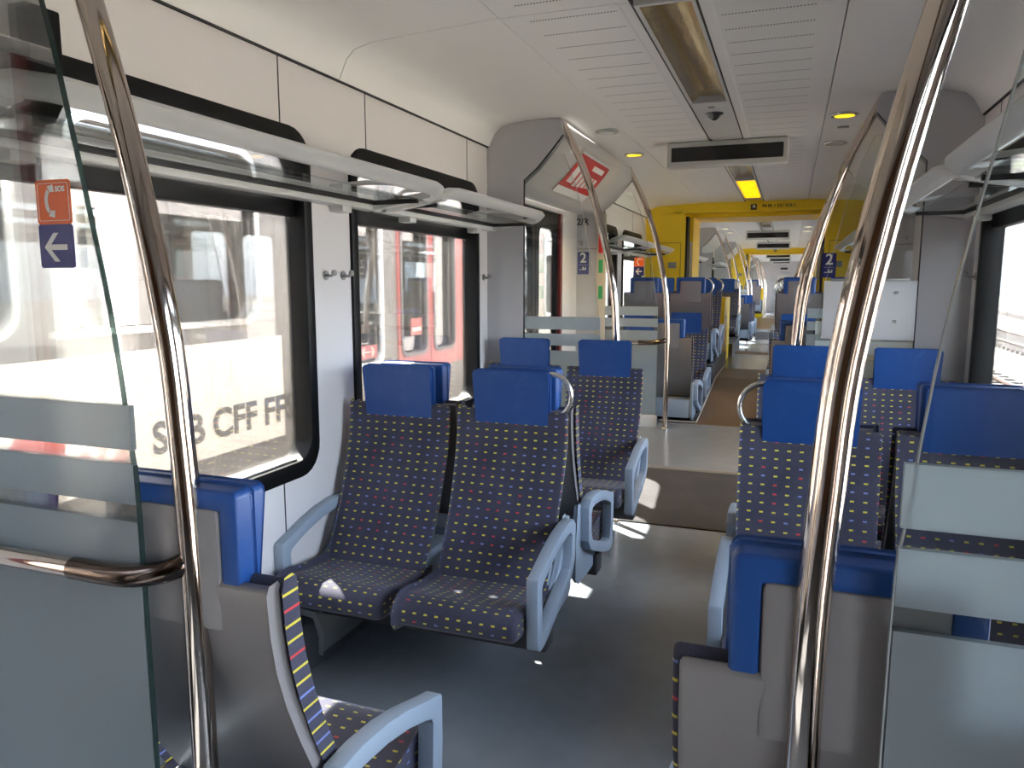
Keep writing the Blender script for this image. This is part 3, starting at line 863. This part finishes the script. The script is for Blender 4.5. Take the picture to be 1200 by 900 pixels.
for s in (-1, 1):
    sd = PW[s]
    rack(s, 1.10, 3.18, 'over the nearest window, %s wall' % sd)
    rack(s, 3.19, 4.66, 'over the second window, %s wall' % sd)
    rack(s, 7.0, 8.65, 'just past the first doorway, %s wall' % sd, True)
    rack(s, 8.67, 10.3, 'beside the yellow passage, %s wall' % sd, True)
    rack(s, 11.9, 14.7, 'past the yellow passage, %s wall' % sd, True)
    rack(s, 17.3, 20.2, 'past the second doorway, %s wall' % sd, True)
# black box over the left window, coat hooks
o = box('lock_box', 'frame_black', (-1.398, -1.33, 1.44, 1.535, 2.06, 2.275), None, .006)
tag(o, 'black box standing on the top edge of the nearest left window', 'box')
MB().prism([(1.43, 2.06), (1.545, 2.06), (1.50, 1.98), (1.43, 1.93)], 'x', -1.395, -1.34).bevel(.004).build('foot', 'frame_black', o)
for s in (-1, 1):
    for y in (2.80, 2.935, 4.59):
        o = MB().lathe([(.020, 0), (.020, -.006 if s > 0 else .006)], (s*W, y, 1.607), 16, 'x').build('coat_hook', 'hook_metal')
        d = -s
        MB().tube([(s*W, y, 1.607), (s*W+d*.03, y, 1.604), (s*W+d*.045, y, 1.622)], .007, 8).build('peg', 'hook_metal', o)
        MB().lathe([(.013, 0), (.013, d*.012)], (s*W+d*.038, y, 1.617), 12, 'x').build('knob', 'hook_metal', o)
        w = {2.80: 'just past the nearest window', 2.935: 'just before the second window', 4.59: 'beside the grey bulkhead'}[y]
        tag(o, 'small round metal coat hook on the %s wall %s' % (PW[s], w), 'hook', 'coat hooks')

# ------------------------------------------------------------------ ceiling fittings
def lamp(y0, y1, lit0, where):
    e = empty('ceiling_light', (0, (y0+y1)/2, 2.61)); off = (0, -(y0+y1)/2, -2.61)
    def A(o): o.location = off; return o
    tr = [(-.112, 2.607), (-.085, 2.616), (-.06, 2.64), (.06, 2.64), (.085, 2.616), (.112, 2.607), (.112, 2.644), (-.112, 2.644)]
    A(MB().prism(tr, 'y', y0, y1).build('reflector', 'gold_reflector', e, sharp=60))
    m = MB()
    m.box(-.112, -.098, y0, y1, 2.602, 2.610).box(.098, .112, y0, y1, 2.602, 2.610)
    A(m.build('frame', 'plastic_white', e))
    A(box('end_plate', 'plastic_white', (-.112, .112, y0-.02, y0, 2.602, 2.64), e))
    A(box('end_plate', 'plastic_white', (-.112, .112, y1, y1+.02, 2.602, 2.64), e))
    if lit0 is not None:
        A(box('lit_tube', 'lamp_orange', (-.088, .088, lit0[0], lit0[1], 2.606, 2.614), e))
    tag(e, where, 'ceiling light', 'long ceiling lights')
    return e
lamp(-3.0, -.2, None, 'long ceiling light trough directly above the camera')
lamp(.0, 2.75, None, 'long unlit ceiling light trough just above the picture')
lamp(2.97, 4.62, None, 'long unlit ceiling light with golden reflector over the aisle')
lamp(6.2, 8.2, None, 'ceiling light trough just beyond the first passenger display')
l2 = lamp(8.24, 10.1, (8.3, 9.95), 'short glowing orange ceiling light before the yellow passage beam')
lamp(11.9, 15.3, None, 'ceiling light trough past the yellow passage')
o = box('ceiling_cover', 'plastic_white', (-.112, .112, 4.66, 5.80, 2.604, 2.64), None, .003)
tag(o, 'grey cover plate with a black dome behind the unlit ceiling light', 'cover')
MB().lathe([(.055, 0), (.055, -.006), (.045, -.012), (.03, -.03), (.012, -.042)], (0, 4.93, 2.605), 20).build('black_dome', 'clear_dome', o)
MB().lathe([(.02, 0), (.02, -.006), (.008, -.009)], (0, 4.74, 2.605), 16).build('lock', 'ring_steel', o)
def downlight(x, y, lit, where, mat='lamp_warm'):
    zc = 2.600
    o = MB().lathe([(.078, .012), (.082, 0), (.078, -.005), (.060, -.006), (.058, .006)], (x, y, zc), 28).build('downlight', 'ring_steel')
    MB().lathe([(.058, 0.004), (.058, -.004), (.04, -.0065), (.01, -.007)], (x, y, zc), 24).build('lens', mat if lit else 'rack_grey', o)
    tag(o, where, 'downlight', 'round ceiling spotlights')
downlight(-.745, 5.25, False, 'unlit round ceiling spot above the left of the first doorway')
downlight(-.755, 6.25, True, 'glowing yellow round ceiling spot above the left of the first doorway')
downlight(.753, 5.24, True, 'glowing yellow round ceiling spot above the right of the first doorway')
downlight(.753, 6.25, False, 'unlit round ceiling spot above the right of the first doorway')
for y, w in ((15.4, 'nearer spot'), (16.7, 'farther spot')):
    for s in (-1, 1):
        downlight(s*.75, y, True, 'pale lit ceiling spot at the second doorway, %s on the %s' % (w, PW[s]), 'lamp_pale')
o = MB()
for k in range(6): o.box(.735+k*.012, .741+k*.012, 5.62, 5.66, 2.598, 2.604)
o = o.build('ceiling_label', 'ink'); tag(o, 'row of small dark marks on the ceiling beside the right spotlight', 'label')
def display(y, where):
    e = MB().box(-.43, .43, y, y+.10, 2.425, 2.606).bevel(.012, 3).build('passenger_display', 'plastic_white')
    box('screen', 'screen_black', (-.395, .395, y-.003, y+.01, 2.465, 2.568), e)
    box('rear_screen', 'screen_black', (-.395, .395, y+.09, y+.103, 2.465, 2.568), e)
    box('hanger', 'steel_dark', (-.42, .42, y+.03, y+.08, 2.60, 2.612), e)
    tag(e, 'white passenger display with blank black screen hanging %s' % where, 'display', 'passenger displays along the ceiling')
for y, w in ((5.86, 'at the first doorway, the largest'), (16.4, 'second in line from the camera'), (21.3, 'third in line'), (29.6, 'fourth in line'), (35.0, 'fifth in line'), (39.5, 'farthest in line')):
    display(y, w)

# ------------------------------------------------------------------ yellow gangways between the carriages
def gangway(y0, y1, where, words):
    e = empty('gangway_portal', (0, y0, zf(y0))); off = (0, -y0, -zf(y0))
    def A(o): o.location = off; return o
    for s in (-1, 1):
        poly = [(s*1.398, .3), (s*.87, .3), (s*.87, 2.45), (s*.93, 2.50), (s*1.398, 2.43)]
        A(MB().prism(poly, 'y', y0, y0+.16).bevel(.006, 2, 30).build('side_panel', 'yellow_paint', e))
        A(MB().ring(rr(s*1.12-.20, s*1.12+.20, 1.36, 2.10, .01, 2), rr(s*1.12-.195, s*1.12+.195, 1.365, 2.095, .008, 2), 'y', y0-.002, y0+.004).build('hatch_outline', 'seam_dark', e, smooth=False))
        A(box('hatch_plate', 'plate_grey', (s*1.03-.055, s*1.03+.055, y0-.004, y0+.004, 1.76, 1.84), e))
        A(box('seal', 'black_rubber', (*sorted((s*.835, s*.87)), y0+.02, y0+.30, .4, 2.44), e))
        A(box('inner_strip', 'yellow_paint', (*sorted((s*.79, s*.835)), y0+.22, y1-.1, .4, 2.44), e))
        A(box('warning_strip', 'sign_white', (*sorted((s*.797, s*.828)), y0+.214, y0+.222, 1.60, 2.12), e))
        poly = [(y0+.05, .35), (y1, .35), (y1, 1.36), (y0+.30, 1.36), (y0+.22, 1.30), (y0+.14, 1.0), (y0+.05, .85)]
        A(MB().prism(poly, 'x', *sorted((s*.335, s*.80))).bevel(.01, 2, 30).build('lower_panel', 'yellow_paint', e))
    beam = [(-1.398, 2.43), (-1.15, 2.475), (-.87, 2.492), (-.6, 2.485), (0, 2.478), (.6, 2.485), (.87, 2.492), (1.15, 2.475), (1.398, 2.43), (1.398, 2.66), (-1.398, 2.66)]
    A(MB().prism(beam, 'y', y0, y0+.20).bevel(.004, 1, 30).build('beam', 'yellow_paint', e))
    beam2 = [(x, z-.05 if z < 2.6 else z) for x, z in beam]
    A(MB().prism(beam2, 'y', y0+.20, y1).build('inner_beam', 'yellow_paint', e))
    A(box('pictogram_plate', 'ink', (-.045, .030, y0-.004, y0+.002, 2.50, 2.572), e))
    A(MB().prism([(-.028, 2.515), (-.012, 2.54), (-.028, 2.553), (.008, 2.56), (.015, 2.52), (.002, 2.535), (-.01, 2.528)], 'y', y0-.006, y0-.003).build('pictogram', 'sign_white', e, smooth=False))
    if words:
        A(text('lettering', words, .055, 'ink', e, FR(.30, y0-.002, 2.545), bold=.0012))
    tag(e, where, 'gangway', 'yellow gangway surrounds')
    # carriage end wall above and beside the bellows
    struct(box('wall_bellows', 'train_dark', (-1.49, 1.49, y0, y1, 2.66, 2.70)))
gangway(10.4, 11.5, 'yellow gangway surround with beam and side panels between first and second carriage', '94 85 1 521 015-1')
gangway(25.0, 26.2, 'distant yellow gangway surround between second and third carriage', None)
# end door of the far carriage
e = struct(empty('door_end', (-.1, YEND, 0)))
o = box('leaf', 'white_panel', (-.42, .42, YEND-.05, YEND-.01, .0, 2.05), e, .01); o.location = (.1, -YEND, 0)
o = box('window', 'sign_white', (-.18, .30, YEND-.06, YEND-.05, 1.45, 1.9), e, .01); o.location = (.1, -YEND, 0)
o = box('handle', 'ink', (.28, .36, YEND-.09, YEND-.05, .95, 1.15), e, .01); o.location = (.1, -YEND, 0)
o = box('indicator', 'ink', (-.05, .30, YEND-.03, YEND-.01, 2.2, 2.3), e); o.location = (.1, -YEND, 0)

# ------------------------------------------------------------------ outside: the train on the next track
XT = -3.0
root = empty('neighbour_train', (XT, 4.5, -.75)); toff = (-XT, -4.5, .75)
def T(o):
    o.location = toff if o.parent is root else (0, 0, 0)
    return o
def side_with_holes(name, mat, y0, y1, z0, z1, holes, parent, x0=XT-.10, x1=XT):
    m = MB(); hs = sorted(holes); y = y0
    for a, b, c, d in hs:
        m.box(x0, x1, y, a, z0, z1); m.box(x0, x1, a, b, z0, c); m.box(x0, x1, a, b, d, z1); y = b
    m.box(x0, x1, y, y1, z0, z1)
    return T(m.build(name, mat, parent, smooth=False))
bandw = side_with_holes('body_side', 'train_grey', -6, 4.95, .45, 2.55, [(-4.6, -2.4, 1.33, 2.42), (-1.9, .6, 1.33, 2.42), (.95, 2.55, 1.33, 2.42), (2.93, 4.33, 1.33, 2.42)], root)
T(box('white_band', 'train_white', (XT-.005, XT+.012, -6, 4.57, .45, 1.19), bandw))
T(box('skirt', 'train_grey', (XT-.10, XT-.03, -6, 4.95, -.45, .45), root))
T(box('roof_edge', 'train_white', (XT-.5, XT+.004, -6, 4.95, 2.46, 2.95), root, .12, 3))
for a, b in ((-4.6, -2.4), (-1.9, .6), (.95, 2.55), (2.93, 4.33)):
    fr_ = T(MB().ring(rr(a-.04, b+.04, 1.29, 2.46, .16, 5), rr(a+.0, b-.0, 1.33, 2.42, .13, 5), 'x', XT-.03, XT+.014).build('window_surround', 'ring_steel', root))
    T(box('pane', 'train_glass', (XT-.05, XT-.045, a-.02, b+.02, 1.31, 2.44), fr_))
# interior pieces seen through its windows; the red ones imitate a reflection
T(box('far_side', 'train_grey', (XT-2.65, XT-2.6, -6, 4.95, -.4, 1.30), root))
T(box('inner_floor', 'train_dark', (XT-2.6, XT-.1, -6, 4.95, -.02, .0), root))
for y in (3.46, 4.06):
    T(box('red_post_reflection', 'train_red', (XT-.42, XT-.34, y-.09, y+.0, 0.1, 2.35), root, .01))  # solid posts standing in for our doorway mirrored in the panes
T(MB().ring(rr(2.75, 3.56, .5, 2.42, .12, 4), rr(2.86, 3.44, .7, 2.30, .18, 4), 'x', XT-.42, XT-.36).build('red_door_reflection', 'train_red', root))  # solid frame standing in for our red door mirrored in the panes
T(box('roof', 'train_grey', (XT-2.7, XT-.06, -6, 4.95, 2.6, 3.0), root))
# lettering and emblem
T(text('lettering', 'SBB CFF FFS', .265, 'train_lettering', bandw, FX(XT+.013, 4.02, .648), bold=.008, ext=.002))
em = T(MB().prism([(2.30, .56), (3.145, .56), (3.145, .86), (2.53, .86)], 'x', XT+.011, XT+.015).build('red_emblem', 'train_red', bandw, smooth=False))
cx, cz = 2.93, .71
m = MB()
m.box(XT+.0145, XT+.017, cx-.15, cx+.15, cz-.022, cz+.022).box(XT+.0145, XT+.017, cx-.022, cx+.022, cz-.10, cz+.10)
for sg in (1, -1):
    m.prism([(cx+sg*.17, cz), (cx+sg*.11, cz), (cx+sg*.05, cz+.11), (cx+sg*.11, cz+.11)], 'x', XT+.0145, XT+.0172)
    m.prism([(cx+sg*.17, cz), (cx+sg*.11, cz), (cx+sg*.05, cz-.11), (cx+sg*.11, cz-.11)], 'x', XT+.0145, XT+.0173)
T(m.build('arrows', 'train_white', em, smooth=False))
tag(root, 'white commuter train with grey lettering standing on the next track outside the left windows', 'train')
# second coach of the neighbouring train with red doors
r2 = empty('neighbour_coach', (XT, 9, -.75))
def T2(o):
    o.location = (-XT, -9, .75) if o.parent is r2 else (0, 0, 0)
    return o
m = MB(); holes = [(5.58, 6.00, .87, 2.20), (6.40, 6.90, .89, 2.12), (7.10, 7.58, .89, 2.12), (8.6, 10.4, 1.1, 2.2), (10.9, 12.7, 1.1, 2.2)]
y = 5.15
for a, b, c, d in holes:
    m.box(XT-.1, XT, y, a, .45, 2.5); m.box(XT-.1, XT, a, b, .45, c); m.box(XT-.1, XT, a, b, d, 2.5); y = b
m.box(XT-.1, XT, y, 15, .45, 2.5)
b2 = T2(m.build('body_side', 'train_cream', r2, smooth=False))
for a, b, c, d in holes:
    w_ = T2(MB().ring(rr(a-.035, b+.035, c-.035, d+.035, .11, 4), rr(a, b, c, d, .08, 4), 'x', XT-.03, XT+.03).build('window_surround', 'train_dark' if a > 6.2 and a < 8 else 'rack_grey', r2))
    T2(box('pane', 'train_glass', (XT-.05, XT-.045, a-.02, b+.02, c-.02, d+.02), w_))
def red_leaf(y0, y1, a, b):
    o = T2(MB().ring(rr(y0, y1, .70, 2.32, .03, 4), rr(a-.03, b+.03, .86, 2.15, .10, 4), 'x', XT+.001, XT+.02).build('red_door', 'train_red', r2)); return o
d1 = red_leaf(6.31, 7.0, 6.40, 6.90); red_leaf(7.01, 7.82, 7.10, 7.58)
T2(box('door_notice', 'train_red', (XT+.0, XT+.004, 6.60, 6.84, 1.05, 1.22), d1)); T2(box('notice_text', 'train_white', (XT+.0035, XT+.006, 6.62, 6.82, 1.09, 1.13), d1))
T2(box('end_panel', 'train_grey', (XT-.1, XT+.012, 6.02, 6.31, .45, 2.45), r2))
T2(box('skirt', 'train_grey', (XT-.08, XT+.015, 5.15, 15, -.5, .70), r2))
T2(box('roof_edge', 'train_white', (XT-.5, XT+.004, 5.15, 15, 2.42, 2.9), r2, .12, 3))
sq = T2(box('emblem_square', 'train_red', (XT+.0, XT+.006, 5.62, 5.94, .90, 1.02), r2))
m = MB().box(XT+.005, XT+.008, 5.68, 5.88, .955, .965)
for sg in (1, -1):
    for sz in (1, -1): m.prism([(5.78+sg*.11, .96), (5.78+sg*.08, .96), (5.78+sg*.05, .96+sz*.04), (5.78+sg*.08, .96+sz*.04)], 'x', XT+.005, XT+.0085)
T2(m.build('arrows', 'train_white', sq, smooth=False))
tag(r2, 'pale coach with red double doors outside the second left window', 'train')

# ground, tracks, and the far side
g = MB().box(-90, 90, -60, 180, -1.1, -.95).build('ground', 'ballast', smooth=False); struct(g)
def track(x, words, curve=0., y0=-40, y1=150):
    e = empty('railway_track', (x, 0, -.95))
    for s in (-.72, .72):
        pts = [(s+curve*((y-20)/60)**2, y, .17) for y in range(y0, y1, 8)]
        MB().tube(pts, .045, 6).build('rail', 'rail_rust', e)
        MB().tube([(p[0], p[1], p[2]+.04) for p in pts], .02, 6).build('rail_head', 'rail_head', e)
    m = MB(); y = y0
    while y < min(y1, 70):
        xx = curve*((y-20)/60)**2
        m.box(xx-1.25, xx+1.25, y, y+.25, .0, .12); y += .65
    o = m.build('sleepers', 'sleeper', e, smooth=False); o['kind'] = 'stuff'
    tag(e, 'railway track on ballast %s' % words, 'railway track', 'tracks outside the right windows' if x > 0 else 'tracks outside the left windows')
track(4.6, 'nearest outside the right windows', 1.5)
track(9.2, 'second from the right windows', 2.5)
track(14.5, 'third from the right windows', 4)
track(-9.5, 'seen through the neighbouring train, nearer one')
track(-14.0, 'seen through the neighbouring train, farther one')
# far train seen through the neighbour's windows
ft = empty('far_train', (-19, 6, -.95))
MB().box(-19.1-(-19), .0, -30, 30, .9, 1.7).build('white_band', 'train_white', ft)
MB().box(-.12, -.02, -30, 30, 1.7, 2.5).build('red_band', 'train_red', ft)
MB().box(-2.6, .0, -30, 30, 2.5, 3.6).bevel(.2).build('roof', 'train_white', ft)
m = MB()
MB().box(-2.6, -.1, -30, 30, .3, .9).build('underframe', 'train_dark', ft)
tag(ft, 'long red and white train far across the tracks on the left', 'train')
# hillside bushes on the left
random.seed(3)
for i in range(11):
    yy = -22+i*7.6; R = 2.3+random.random()*.5
    bm = bmesh.new(); bmesh.ops.create_icosphere(bm, subdivisions=3, radius=1)
    for v in bm.verts:
        v.co = Vector((v.co.x*R, v.co.y*R*1.1, v.co.z*R*1.25))*(1+.22*math.sin(v.co.x*7+i)*math.sin(v.co.y*6.3)+.15*math.sin(v.co.z*9+i*2)+.10*(random.random()-.5))
    mm = MB(); mm.bm.free(); mm.bm = bm
    o = mm.build('bush', 'tree_green', loc=(-26-random.random()*4, yy, .9))
    tag(o, 'dark green bush on the far side of the tracks, left', 'bush', 'bushes across the tracks')
# buildings and masts on the right
for i, (x, y, w, d, h_) in enumerate(((46, 95, 16, 30, 7.5), (58, 150, 26, 30, 9))):
    o = MB().box(-w/2, w/2, -d/2, d/2, 0, h_).build('station_building', 'building', loc=(x, y, -.95), smooth=False)
    MB().box(-w/2-.6, w/2+.6, -d/2-.6, d/2+.6, h_, h_+.5).build('roof', 'mast_grey', o, smooth=False)
    for k in range(5):
        MB().box(-w/2-.06, -w/2, -d/2+2+k*d/5.5, -d/2+4.5+k*d/5.5, 1.5, h_-2).build('window', 'train_dark', o, smooth=False)
    tag(o, ('nearer' if i == 0 else 'farther')+' pale blue building beyond the tracks on the right', 'building')
for i, (x, y) in enumerate(((7.0, 46), (12.6, 62), (23.5, 85))):
    e = MB().box(-.14, .14, -.14, .14, 0, 8.0).build('catenary_mast', 'mast_grey', loc=(x, y, -.95), smooth=False)
    MB().box(-1.2, .1, -.06, .06, 6.6, 6.75).build('arm', 'mast_grey', e, smooth=False)
    MB().tube([(0, 0, 7.9), (-1.1, 0, 6.75)], .04, 6).build('stay', 'mast_grey', e)
    tag(e, 'steel overhead line mast beyond the right window, %s' % ('nearest', 'middle', 'farthest')[i], 'mast', 'overhead line masts')

# ------------------------------------------------------------------ light
w = bpy.data.worlds.new('World'); sc.world = w; w.use_nodes = True
nt = w.node_tree; nt.nodes.clear()
out = nt.nodes.new('ShaderNodeOutputWorld'); bg = nt.nodes.new('ShaderNodeBackground')
sky = nt.nodes.new('ShaderNodeTexSky'); sky.sky_type = 'NISHITA'; sky.sun_disc = False
sky.sun_elevation = math.radians(48); sky.sun_rotation = math.radians(-40); sky.air_density = 1.0; sky.dust_density = 2.5; sky.ozone_density = 1.
mixn = nt.nodes.new('ShaderNodeMix'); mixn.data_type = 'RGBA'; mixn.inputs[0].default_value = .45
nt.links.new(sky.outputs[0], mixn.inputs[6]); mixn.inputs[7].default_value = (6.9, 7.5, 8.6, 1)
nt.links.new(mixn.outputs[2], bg.inputs[0]); bg.inputs[1].default_value = .20
nt.links.new(bg.outputs[0], out.inputs[0])
SUN = Vector((-.50, .38, .86)).normalized()
sl = bpy.data.lights.new('sun', 'SUN'); sl.energy = 13; sl.angle = math.radians(.6); sl.color = (1, .96, .90)
so = bpy.data.objects.new('sun', sl); COL.objects.link(so); so.location = (-20, 20, 30)
so.rotation_euler = SUN.to_track_quat('Z', 'Y').to_euler()
# glow of the two lit downlights and the lit tube
for x, y in ((-.755, 6.25), (.753, 5.24)):
    l = bpy.data.lights.new('downlight_glow', 'SPOT'); l.energy = 6; l.color = (1, .62, .16); l.spot_size = 1.9; l.spot_blend = .8; l.shadow_soft_size = .05
    o = bpy.data.objects.new('downlight_glow', l); COL.objects.link(o); o.location = (x, y, 2.585)

# ------------------------------------------------------------------ camera
F = 880.; VX, VY = 927., 330.
pit = math.atan((450-VY)/F); yaw = math.atan((VX-600)/math.hypot(F, 450-VY))
cam = bpy.data.cameras.new('camera'); co = bpy.data.objects.new('camera', cam); COL.objects.link(co)
co.location = (.49, 0, 1.58); co.rotation_euler = (PI/2-pit, 0, yaw)
cam.sensor_width = 36; cam.lens = F/1200*36; cam.clip_start = .02; cam.clip_end = 500
sc.camera = co
vs = sc.view_settings; vs.view_transform = 'Standard'; vs.look = 'None'; vs.gamma = 1; vs.use_curve_mapping = False; vs.exposure = 3.65
cy = sc.cycles
cy.use_denoising = True; cy.max_bounces = 14; cy.diffuse_bounces = 8; cy.glossy_bounces = 6; cy.transparent_max_bounces = 24; cy.transmission_bounces = 6
cy.sample_clamp_indirect = 6; cy.caustics_reflective = False; cy.caustics_refractive = False
